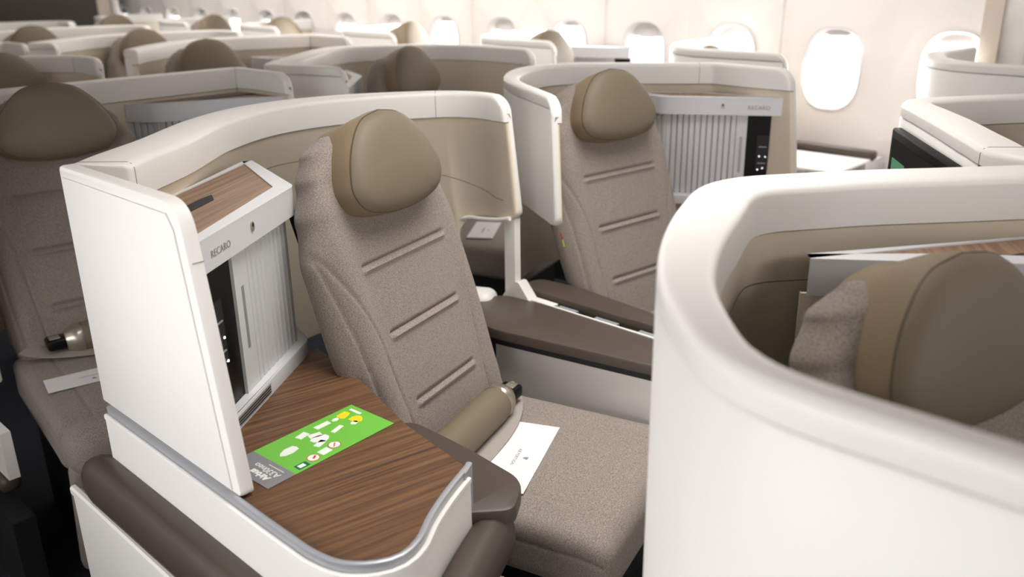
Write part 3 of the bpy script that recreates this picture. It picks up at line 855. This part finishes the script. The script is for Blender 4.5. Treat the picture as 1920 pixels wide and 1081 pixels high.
# safety card, lying on the console
cx0, cy0 = 0.7005, 1.118; cyaw = R(3.5)
card = empty('safety_card', (cx0, cy0, 0.6905), cyaw, label='green and grey laminated safety card on the walnut console top', cat='card')
W2, H2 = 0.13, 0.056
MB().add(*box(-W2+0.052, W2, -H2, H2, 0.0, 0.0008)).build('picture_face', M['card_green'], card, 0)
MB().add(*box(-W2, -W2+0.052, -H2, H2, 0.0, 0.0008)).build('title_band', M['card_grey'], card, 0)
def flat(parent, name, pts, m_, z=0.0008, h=0.0002):
    return link_mesh(name, *prism(pts, z, z+h), m_, parent, 0)
def rect(x, y, w, h, a=0):
    c, s_ = math.cos(a), math.sin(a)
    return [(x+c*dx-s_*dy, y+s_*dx+c*dy) for dx, dy in ((-w/2, -h/2), (w/2, -h/2), (w/2, h/2), (-w/2, h/2))]
def blob(x, y, w, h, a=0, n=9, seed=0):
    rnd = random.Random(seed); o = []
    for i in range(n):
        an = 2*math.pi*i/n; r = 0.82+0.3*rnd.random(); dx, dy = w/2*r*math.cos(an), h/2*r*math.sin(an)
        o.append((x+math.cos(a)*dx-math.sin(a)*dy, y+math.sin(a)*dx+math.cos(a)*dy))
    return o
def join(parent, name, polys, m_, z=0.0008, h=0.0002):
    mb = MB()
    for p in polys: mb.add(*prism(p, z, z+h))
    return mb.build(name, m_, parent, 0)
join(card, 'white_pictograms', [blob(-0.042, 0.010, 0.040, 0.020, 0.1, 8, 1), rect(0.004, 0.034, 0.022, 0.014, 0.2), rect(0.018, 0.018, 0.022, 0.014, -0.3),
     blob(0.016, 0.002, 0.036, 0.026, -0.2, 9, 3), rect(0.006, -0.010, 0.022, 0.012, 0.3), rect(0.048, 0.036, 0.030, 0.012, 0.0), rect(0.056, 0.006, 0.026, 0.009, 0.25),
     blob(0.076, 0.034, 0.016, 0.010, 0, 7, 5), blob(0.088, 0.000, 0.016, 0.012, 0, 7, 6), rect(0.117, 0.030, 0.006, 0.028)], M['card_white'])
join(card, 'yellow_pictograms', [blob(0.094, 0.036, 0.030, 0.020, 0.2, 9, 8), blob(0.100, 0.008, 0.026, 0.026, 0, 8, 9)], M['card_yellow'])
join(card, 'warning_panel', [rect(-0.005, -0.036, 0.020, 0.016, 0.05)], M['card_white'])
for cxx, yy, mk in ((-0.030, 0.0, rect(-0.028, -0.038, 0.010, 0.004, 0.6)), (0.018, 0.006, rect(0.018, -0.032, 0.014, 0.002, 0.8))):
    disc = lambda r: [(cxx+r*math.cos(2*math.pi*i/18), -0.038+yy+r*math.sin(2*math.pi*i/18)) for i in range(18)]
    rg = join(card, 'warning_ring', [disc(0.011)], M['card_red'])
    flat(card, 'warning_disc', disc(0.0095), M['card_white'], 0.001); flat(card, 'warning_mark', mk, M['card_red'], 0.0012)
join(card, 'exit_pictogram', [rect(-0.056, -0.043, 0.022, 0.015, 0.0)], M['card_dgreen'])
join(card, 'exit_figure', [rect(-0.057, -0.043, 0.012, 0.009, 0.0)], M['card_white'], 0.001)
def text(parent, name, body, size, loc, rot, m_, sx=1.0, bold=0.0, space=1.0):
    return text_mesh(name, body, size, Matrix.Translation(loc) @ Matrix.Rotation(rot, 4, 'Z') @ Matrix.Scale(sx, 4, (1, 0, 0)), m_, parent, bold, space)
text(card, 'airline_type_title', 'Airbus', 0.0165, (-W2+0.021, -0.012, 0.0010), R(90), M['card_white'], 1.0, 0.0007)
text(card, 'type_number', 'A330neo', 0.0165, (-W2+0.036, -0.010, 0.0010), R(90), M['card_white'], 1.0, 0.0)
join(card, 'title_rule', [rect(-W2+0.043, -0.018, 0.0012, 0.038)], M['card_white'])

# envelope on the near seat
def envelope(loc, yaw, label, L=0.235, W=0.105, pitch=0.0):
    e = empty('envelope', loc, yaw, label=label, cat='envelope', group='white envelopes lying on the seats')
    e.rotation_euler = (pitch, 0, yaw)
    v, f = rbox(L, W, 0.0016, 0.0006, 1); link_mesh('paper', [p+Vector((0, 0, 0.001)) for p in v], f, M['paper'], e, 0)
    text(e, 'printed_line', 'AIR PORTUGAL', 0.010, (-0.01, 0.006, 0.0019), math.pi, M['ink'], 0.85, 0.0, 1.15)
    flat(e, 'printed_emblem', [(-0.016, -0.022), (-0.004, -0.022), (-0.007, -0.014), (-0.010, -0.011), (-0.013, -0.014)], M['ink'], 0.0019)
    return e
envelope((1.155, 1.075, 0.4835), R(25), 'white envelope on the seat beside the walnut console', L=0.27, W=0.102)

# ------------------------------------------------------------------ centre armrest between the near and the far centre seats
t = empty('centre_armrest', (1.60, 1.28, 0), 0, label='brown padded double armrest between the two middle seats', cat='armrest')
def q_(pl): return [(p[0]-1.60, p[1]-1.28) for p in pl]
L_pad = roundpoly([(1.400, 1.40), (1.435, 1.50), (1.53, 1.575), (1.600, 1.535), (1.618, 1.40), (1.608, 0.92), (1.545, 0.88), (1.49, 0.95)], [0.04, 0.06, 0.04, 0.03, 0.02, 0.02, 0.02, 0.03])
link_mesh('near_pad', *prism(q_(L_pad), 0.578, 0.603, 0.006), M['pad'], t, 40)
link_mesh('near_pad_base', *prism(q_([(1.60+(p[0]-1.60)*0.97, p[1]+0.002) for p in L_pad]), 0.562, 0.577), M['dark'], t, 40)
R_pad = roundpoly([(1.655, 1.49), (1.685, 1.545), (1.745, 1.535), (1.76, 1.40), (1.725, 1.10), (1.71, 0.92), (1.665, 0.92), (1.655, 1.2)], [0.02, 0.03, 0.03, 0.03, 0.02, 0.01, 0.01, 0.01])
link_mesh('far_pad', *prism(q_(R_pad), 0.585, 0.612, 0.006), M['pad'], t, 40)
link_mesh('centre_rail', *prism(q_([(1.619, 1.50), (1.653, 1.50), (1.653, 0.9), (1.612, 0.9)]), 0.555, 0.586), M['dark'], t, 0)
link_mesh('white_rail', *prism(q_([(1.613, 1.50), (1.6185, 1.50), (1.616, 0.9), (1.6105, 0.9)]), 0.555, 0.604, 0.001), M['white'], t, 0)
link_mesh('rail_cover', *prism(q_([(1.619, 1.50), (1.648, 1.50), (1.646, 1.385), (1.619, 1.385)]), 0.555, 0.600, 0.002), M['white'], t, 0)
for ya, yb in ((1.375, 1.315), (1.255, 1.185), (1.12, 1.02)):
    link_mesh('hinge_block', *prism(q_([(1.621, ya), (1.645, ya), (1.645, yb), (1.621, yb)]), 0.56, 0.598, 0.002), M['silver'], t, 0)
link_mesh('side_cladding', *prism(q_([(1.445, 1.42), (1.62, 1.46), (1.62, 0.80), (1.525, 0.80)]), 0.08, 0.562), M['white'], t, 0)
v, f = rbox(0.09, 0.10, 0.07, 0.028, 6)
link_mesh('hinge_housing', [Matrix.Rotation(R(25), 4, 'Z') @ p + Vector((1.545-1.60, 1.585-1.28, 0.585)) for p in v], f, M['white'], t, 50)

# ------------------------------------------------------------------ suite across the centre line
t = shell_root('privacy_shell', None, 'white privacy shell around the second seat of the middle pair, with the short rounded wing')
def wing_bottom(z0, end='start', n=0.30, base=0.45, r=0.03):
    def fn(s_, L):
        d = s_ if end == 'start' else L-s_
        if d < r: return z0+r-math.sqrt(max(0, r*r-(r-d)**2))
        if d < n: return z0
        return base
    return fn
shell(t, [(1.668, 1.43), (1.745, 1.565), (1.86, 1.76), (1.965, 1.875), (2.10, 1.965), (2.23, 2.0), (2.355, 1.965), (2.45, 1.86), (2.53, 1.755), (2.60, 1.65)] + corner((2.60, 1.65), (2.672, 1.555), (2.645, 1.4)) + [(2.648, 1.42), (2.630, 1.25)],
      [0.03, 0.035, 0.05, 0.07, 0.07, 0.06, 0.05, 0.04], side=-1, r_start=0.05, r_end=0.05, lean_start=0.10, lean_end=0.12, bot_fn=wing_bottom(0.80, n=0.42), seams=(0.80,))
rebase(t, 2.2, 1.7)
make_seat('aircraft_seat', (2.01, 1.385), R(-6.5), 'taupe seat of the middle pair behind the centre armrest, right of the short white wing', GT, roll=False, tags=((-0.236, 0.275, 'tag_green'), (-0.236, 0.292, 'tag_red')))
cabinet('storage_cabinet', (2.600, 1.268), (2.405, 1.585), (2.430, 1.765), (2.575, 1.56), 'grey tambour cabinet with black panel right of the second middle seat', GC, slot=False, front_t=(0.29, 0.38))
t = empty('side_console', (2.5, 1.3, 0), 0, label='walnut side console below the cabinet of the second middle seat', cat='console')
link_mesh('console_top', *prism([(p[0]-2.5, p[1]-1.3) for p in [(2.40, 1.62), (2.25, 1.05), (2.62, 1.0), (2.72, 1.25), (2.66, 1.56), (2.5, 1.75)]], 0.672, 0.689), M['wood'], t, 0)
link_mesh('body', *prism([(p[0]-2.5, p[1]-1.3) for p in [(2.42, 1.6), (2.29, 1.08), (2.60, 1.03), (2.70, 1.25), (2.64, 1.54), (2.5, 1.70)]], 0.05, 0.671), M['white'], t, 0)

# ------------------------------------------------------------------ foreground suite
t = shell_root('privacy_shell', None, 'large white curved privacy shell filling the right foreground')
shell(t, [(1.56, 0.310), (1.528, 0.338), (1.42, 0.435), (1.325, 0.522), (1.25, 0.580), (1.168, 0.635), (1.09, 0.648), (0.977, 0.612), (0.854, 0.555), (0.763, 0.502), (0.69, 0.449), (0.629, 0.390), (0.583, 0.335), (0.561, 0.284), (0.554, 0.238), (0.555, 0.15), (0.555, 0.0), (0.555, -0.45)],
      [0.085, 0.088, 0.09, 0.085, 0.06, 0.042, 0.036, 0.034, 0.034], side=1, r_start=0, r_end=0.05, bottom=0.05, arc=lambda u: 0.99-0.04*abs(u-0.35))
rebase(t, 0.9, 0.2)
make_seat('aircraft_seat', (1.005, 0.150), R(-17), 'taupe seat with large olive headrest inside the foreground shell', GT, roll=False, belt=False, base0=0.051).location.z = -0.05
cabinet('storage_cabinet', (1.47, 0.03), (1.245, 0.325), (1.125, 0.495), (1.50, 0.25), 'grey cabinet with walnut ledge inside the foreground shell, behind its headrest', GC, slot=True, slat_return=False)

# ------------------------------------------------------------------ suite right of the foreground one, with the screen
t = shell_root('privacy_shell', None, 'white privacy shell carrying the small monitor, behind the foreground shell at right')
shell(t, [(1.565, 0.10), (1.568, 0.28), (1.60, 0.40), (1.70, 0.475), (1.85, 0.573), (1.98, 0.66)] + corner((1.98, 0.66), (2.10, 0.742), (2.175, 0.741), 0.03) + [(2.18, 0.735), (2.279, 0.672), (2.42, 0.56), (2.6, 0.38)],
      [0.08, 0.08, 0.08, 0.08, 0.07, 0.045, 0.04, 0.04], side=-1, r_start=0, r_end=0.0, bottom=0.3, seams=(0.22,))
rebase(t, 2.0, 0.5)
A_, B_ = Vector((1.62, 0.42, 0)), Vector((2.08, 0.733, 0)); u = (B_-A_).normalized(); n = Vector((-u.y, u.x, 0))
t = empty('monitor', tuple((A_+B_)/2), math.atan2(u.y, u.x), label='black framed monitor with green picture on the back of the shell at right', cat='monitor')
v, f = rbox(0.44, 0.022, 0.27, 0.006, 3); link_mesh('bezel', [p+Vector((0.0, 0.013, 0.948)) for p in v], f, M['screen_black'], t)
MB().add(*box(-0.18, 0.20, 0.0235, 0.0250, 0.83, 1.062)).build('display', M['screen_black'], t, 0)
MB().add(*box(0.085, 0.185, 0.0250, 0.0256, 0.84, 1.022)).build('lit_picture', M['screen'], t, 0)
make_seat('aircraft_seat', (2.15, 0.22), R(15), 'dim seat inside the shell with the monitor, right edge', GT, hi=False, roll=False, belt=False)

# ------------------------------------------------------------------ second row of middle suites
t = shell_root('privacy_shell', None, 'straight-backed white privacy shell behind the left seat, second row')
shell(t, [(0.56, 2.35), (0.545, 2.60), (0.60, 2.745), (0.70, 2.79), (0.852, 2.80), (1.166, 2.81), (1.40, 2.81)] + corner((1.40, 2.81), (1.612, 2.80), (1.605, 2.5), 0.025) + [(1.612, 2.70), (1.606, 2.47)],
      [0.03, 0.04, 0.07, 0.08, 0.08, 0.08, 0.07, 0.035, 0.03], side=-1, r_start=0.05, r_end=0.045, lean_end=0.12, bot_fn=wing_bottom(0.80, 'end', 0.28), seams=(0.82,))
rebase(t, 1.1, 2.6)
make_seat('aircraft_seat', (0.86, 2.385), R(-8), 'taupe seat at the left edge with rounded front cushion and loose belt', GT, legrest=True, belt=True, roll=True, mirror=-1)
cabinet('storage_cabinet', (1.585, 2.50), (1.23, 2.655), (1.165, 2.74), (1.58, 2.74), 'grey cabinet with ribbed door right of the left-edge seat headrest', GC, slot=True, zt=1.055, detail=False)
envelope((0.735, 2.13, 0.4835), R(-12), 'white envelope on the left-edge seat', L=0.235, W=0.085)
# loose belt of the left seat
t = empty('aisle_armrest', (0.487, 2.3, 0), 0, label='white lowered armrest panel at the left edge, aisle side of the left seat', cat='armrest')
MB().add(*box(-0.01, 0.015, -0.235, 0.4, 0.325, 0.445)).build('panel', M['white'], t, 0)
v, f = rbox(0.05, 0.62, 0.045, 0.02, 4); link_mesh('pad', [p+Vector((0, 0.10, 0.298)) for p in v], f, M['pad'], t)
MB().add(*box(-0.04, 0.01, -0.30, 0.5, 0.03, 0.25)).build('lower_frame', M['dark'], t, 0)
v, f = rbox(0.008, 0.09, 0.012, 0.003, 2); link_mesh('latch', [p+Vector((-0.045, 0.02, 0.10)) for p in v], f, M['silver'], t)

t = shell_root('privacy_shell', None, 'white privacy shell around the seat behind the nearest suite, second row')
shell(t, [(1.805, 2.47), (1.755, 2.64)] + corner((1.755, 2.64), (1.70, 2.80), (2.0, 3.06), 0.03) + [(1.86, 2.94), (2.02, 3.07), (2.20, 3.20), (2.34, 3.245), (2.46, 3.21), (2.60, 3.10), (2.72, 2.96), (2.78, 2.80), (2.775, 2.60), (2.76, 2.45)],
      [0.03, 0.05, 0.10, 0.10, 0.09, 0.07, 0.05, 0.04, 0.032], side=-1, r_start=0.045, r_end=0.05, lean_start=0.1, lean_end=0.12, bot_fn=None, bottom=0.62, seams=())
rebase(t, 2.3, 2.8)
make_seat('aircraft_seat', (2.30, 2.54), R(15), 'seat of the second row whose olive headrest shows over the nearest shell', GT, hi=False, roll=False, belt=False)
cabinet('storage_cabinet', (1.925, 2.60), (2.205, 2.885), (2.31, 3.13), (1.93, 2.90), 'small cabinet with walnut ledge beside the second-row headrest', GC, slot=False, detail=False)
envelope((2.30, 2.31, 0.485), R(35), 'white envelope seen through the knee opening of the nearest shell', L=0.22, W=0.10)

# ------------------------------------------------------------------ third row and beyond
t = shell_root('privacy_shell', None, 'white privacy shell of the third row, its left end above the left cabinet')
shell(t, [(1.70, 3.90), (1.85, 4.06), (2.0, 4.18), (2.16, 4.26), (2.35, 4.29), (2.55, 4.22), (2.70, 4.155)] + corner((2.70, 4.155), (2.83, 4.10), (2.80, 3.8), 0.02) + [(2.81, 3.95), (2.78, 3.70)],
      [0.06, 0.07, 0.08, 0.08, 0.08, 0.08, 0.06, 0.04, 0.03], side=-1, r_start=0.0, r_end=0.04, bottom=0.6, seams=(0.80,))
rebase(t, 2.2, 4.0)
make_seat('aircraft_seat', (2.02, 3.66), R(-6), 'seat of the third row, only its domed olive headrest showing', GT, hi=False, roll=False, belt=False)
cabinet('storage_cabinet', (2.75, 3.72), (2.42, 3.90), (2.40, 4.05), (2.74, 4.05), 'third-row cabinet right of the domed headrest', GC, slot=False, detail=False)

t = shell_root('privacy_shell', None, 'white privacy shell of the third row at the left edge of the view')
shell(t, [(0.54, 3.45), (0.56, 3.65), (0.75, 3.86), (0.98, 3.98), (1.2, 4.0), (1.36, 3.93), (1.455, 3.80), (1.475, 3.70), (1.465, 3.55)],
      [0.03, 0.06, 0.08, 0.08, 0.08, 0.06, 0.04, 0.03], side=-1, r_start=0.04, r_end=0.04, bottom=0.6, seams=(0.86,))
rebase(t, 1.0, 3.7)
make_seat('aircraft_seat', (1.19, 3.66), R(8), 'third-row seat at the left edge, only a dark headrest showing', GT, hi=False, roll=False, belt=False)

t = shell_root('privacy_shell', None, 'white privacy shell of the fourth row, right of the middle block')
shell(t, [(1.70, 4.64), (1.66, 4.70)] + corner((1.66, 4.70), (1.60, 4.77), (1.9, 4.99), 0.025) + [(1.76, 4.90), (1.92, 5.02), (2.15, 5.10), (2.38, 5.08), (2.58, 5.0), (2.70, 4.93), (2.74, 4.80), (2.72, 4.62)],
      [0.03, 0.06, 0.09, 0.08, 0.08, 0.07, 0.05, 0.035], side=-1, r_start=0.04, r_end=0.04, bottom=0.6)
rebase(t, 2.3, 4.9)
make_seat('aircraft_seat', (2.27, 4.76), R(6), 'fourth-row seat, a small dark headrest showing over its shell', GT, hi=False, roll=False, belt=False)
t = shell_root('privacy_shell', None, 'white privacy shell of the fourth row at the far left')
shell(t, [(0.56, 4.55), (0.545, 4.80), (0.70, 4.98), (0.95, 5.0), (1.3, 5.0), (1.52, 4.98)] + corner((1.5, 4.98), (1.60, 4.97), (1.60, 4.7), 0.025) + [(1.60, 4.85), (1.60, 4.70)],
      [0.03, 0.05, 0.08, 0.08, 0.08, 0.05, 0.03], side=-1, r_start=0.04, r_end=0.04, bottom=0.6)
rebase(t, 1.1, 4.8)

# ------------------------------------------------------------------ window-side suites
tw = shell_root('privacy_shell', None, 'x')
shell(tw, [(3.09, 1.52), (3.09, 1.70), (3.09, 1.88), (3.13, 2.01), (3.25, 2.12), (3.42, 2.17), (3.60, 2.17), (3.76, 2.17)],
      [0.03, 0.035, 0.05, 0.07, 0.07, 0.07, 0.07], side=-1, r_start=0.05, r_end=0.0, bottom=0.25, lean_start=0.08)
rebase(tw, 3.4, 1.9)
WL = {0: ('window-side white shell at the right edge below the last window', 0.08),
      1: ('window-side white shell behind the cabinet with the black panel', 0),
      2: ('window-side white shell rising behind the rounded wing, centre of the view', 0),
      3: ('window-side white shell above the second-row headrest', 0),
      4: ('window-side white shell far back, fourth from the camera', 0),
      5: ('window-side white shell far back, fifth from the camera', 0),
      6: ('window-side white shell farthest from the camera', 0)}
for k, (lab, dy) in WL.items():
    o = tw if k == 1 else copy_tree(tw)
    o['label'] = lab
    if k != 1: o.location = (tw.location[0], tw.location[1]+1.12*(k-1)+dy, 0)
SW = [((3.30, 2.70), 6, 0, 'window-side seat with pale brown headrest behind the rounded wing'),
      ((3.36, 1.86), 4, -0.04, 'window-side seat almost hidden behind the cabinet with the black panel'),
      ((3.56, 3.98), 22, 0, 'window-side seat with brown headrest above the second-row one'),
      ((3.48, 5.25), 10, 0, 'window-side seat far back, its headrest below the shaded window'),
      ((3.50, 6.15), 22, 0, 'window-side seat far back, left of the shaded window'),
      ((3.05, 6.90), 0, 0, 'window-side seat farthest from the camera')]
for k, (xy, yw, dz, lab) in enumerate(SW):
    if k == 0: sw = make_seat('aircraft_seat', xy, R(yw), lab, GT, hi=False, roll=False, belt=False); o = sw
    else: o = copy_tree(sw); o['label'] = lab
    o.location = (xy[0], xy[1], dz); o.rotation_euler = (0, 0, R(yw))
cw = cabinet('storage_cabinet', (3.765, 2.70), (3.66, 3.02), (3.69, 3.13), (3.78, 3.0), 'bright cabinet at the wall beside the pale brown headrest', GC, zt=1.055, slot=False, detail=False)
o = copy_tree(cw); o.location = (cw.location[0], cw.location[1]+2.24, 0); o['label'] = 'cabinet at the wall far back, fourth window-side suite'
t = empty('window_console', (3.62, 1.5, 0), 0, label='pale side console under the round window, with dark padded rail', cat='console')
MB().add(*box(0.0, 0.19, -0.12, 0.14, 0.05, 0.655)).build('body', M['grey'], t, 0)
v, f = rbox(0.05, 0.46, 0.04, 0.015, 4); link_mesh('padded_rail', [Matrix.Rotation(R(-4), 4, 'Z') @ p + Vector((0.09, 0.10, 0.677)) for p in v], f, M['pad'], t)
MB().add(*box(-0.28, 0.05, -0.12, 0.25, 0.655, 0.665)).build('tray', M['white'], t, 0)

# ------------------------------------------------------------------ partition at the end of the cabin
t = empty('cabin_partition', (2.1, 8.3, 0), 0, label='dark brown partition closing the cabin at the far left', cat='partition')
v, f = rbox(2.7, 0.06, 1.95, 0.02, 3); link_mesh('panel', [p+Vector((0, 0, 0.98)) for p in v], f, M['bulk'], t)
v, f = rbox(0.22, 0.12, 1.98, 0.02, 3); link_mesh('post', [p+Vector((-0.28, -0.06, 1.0)) for p in v], f, M['dark'], t)
v, f = rbox(0.05, 0.10, 1.98, 0.015, 3); link_mesh('edge_trim', [p+Vector((1.50, -0.02, 1.0)) for p in v], f, M['wall'], t)
v, f = rbox(0.12, 0.03, 1.95, 0.01, 3); link_mesh('side_strip', [p+Vector((1.41, 0.0, 0.98)) for p in v], f, M['brown'], t)
tag(MB().add(*box(3.812, 3.85, 1.005, 1.075, 0.3, 1.6)).build('trim_3', M['brown'], None, 0), kind='structure')
t = shell_root('privacy_shell', None, 'dim white privacy shell of the fifth row at the far left')
shell(t, [(1.62, 5.75), (1.72, 5.92), (1.95, 6.12), (2.2, 6.18), (2.45, 6.12), (2.66, 6.02), (2.72, 5.9), (2.70, 5.7)],
      [0.05, 0.08, 0.08, 0.08, 0.07, 0.04], side=-1, r_start=0.03, r_end=0.04, bottom=0.6)
rebase(t, 2.2, 5.9)
make_seat('aircraft_seat', (2.02, 5.75), R(-6), 'fifth-row seat at the far left, a dark headrest above the shells', GT, hi=False, roll=False, belt=False)
t = shell_root('privacy_shell', None, 'pale privacy shell of the sixth row, against the dark partition')
shell(t, [(1.9, 6.9), (2.0, 7.15), (2.25, 7.3), (2.5, 7.25), (2.68, 7.1), (2.70, 6.9)],
      [0.05, 0.08, 0.08, 0.05], side=-1, r_start=0.03, r_end=0.04, bottom=0.6)
rebase(t, 2.3, 7.1)
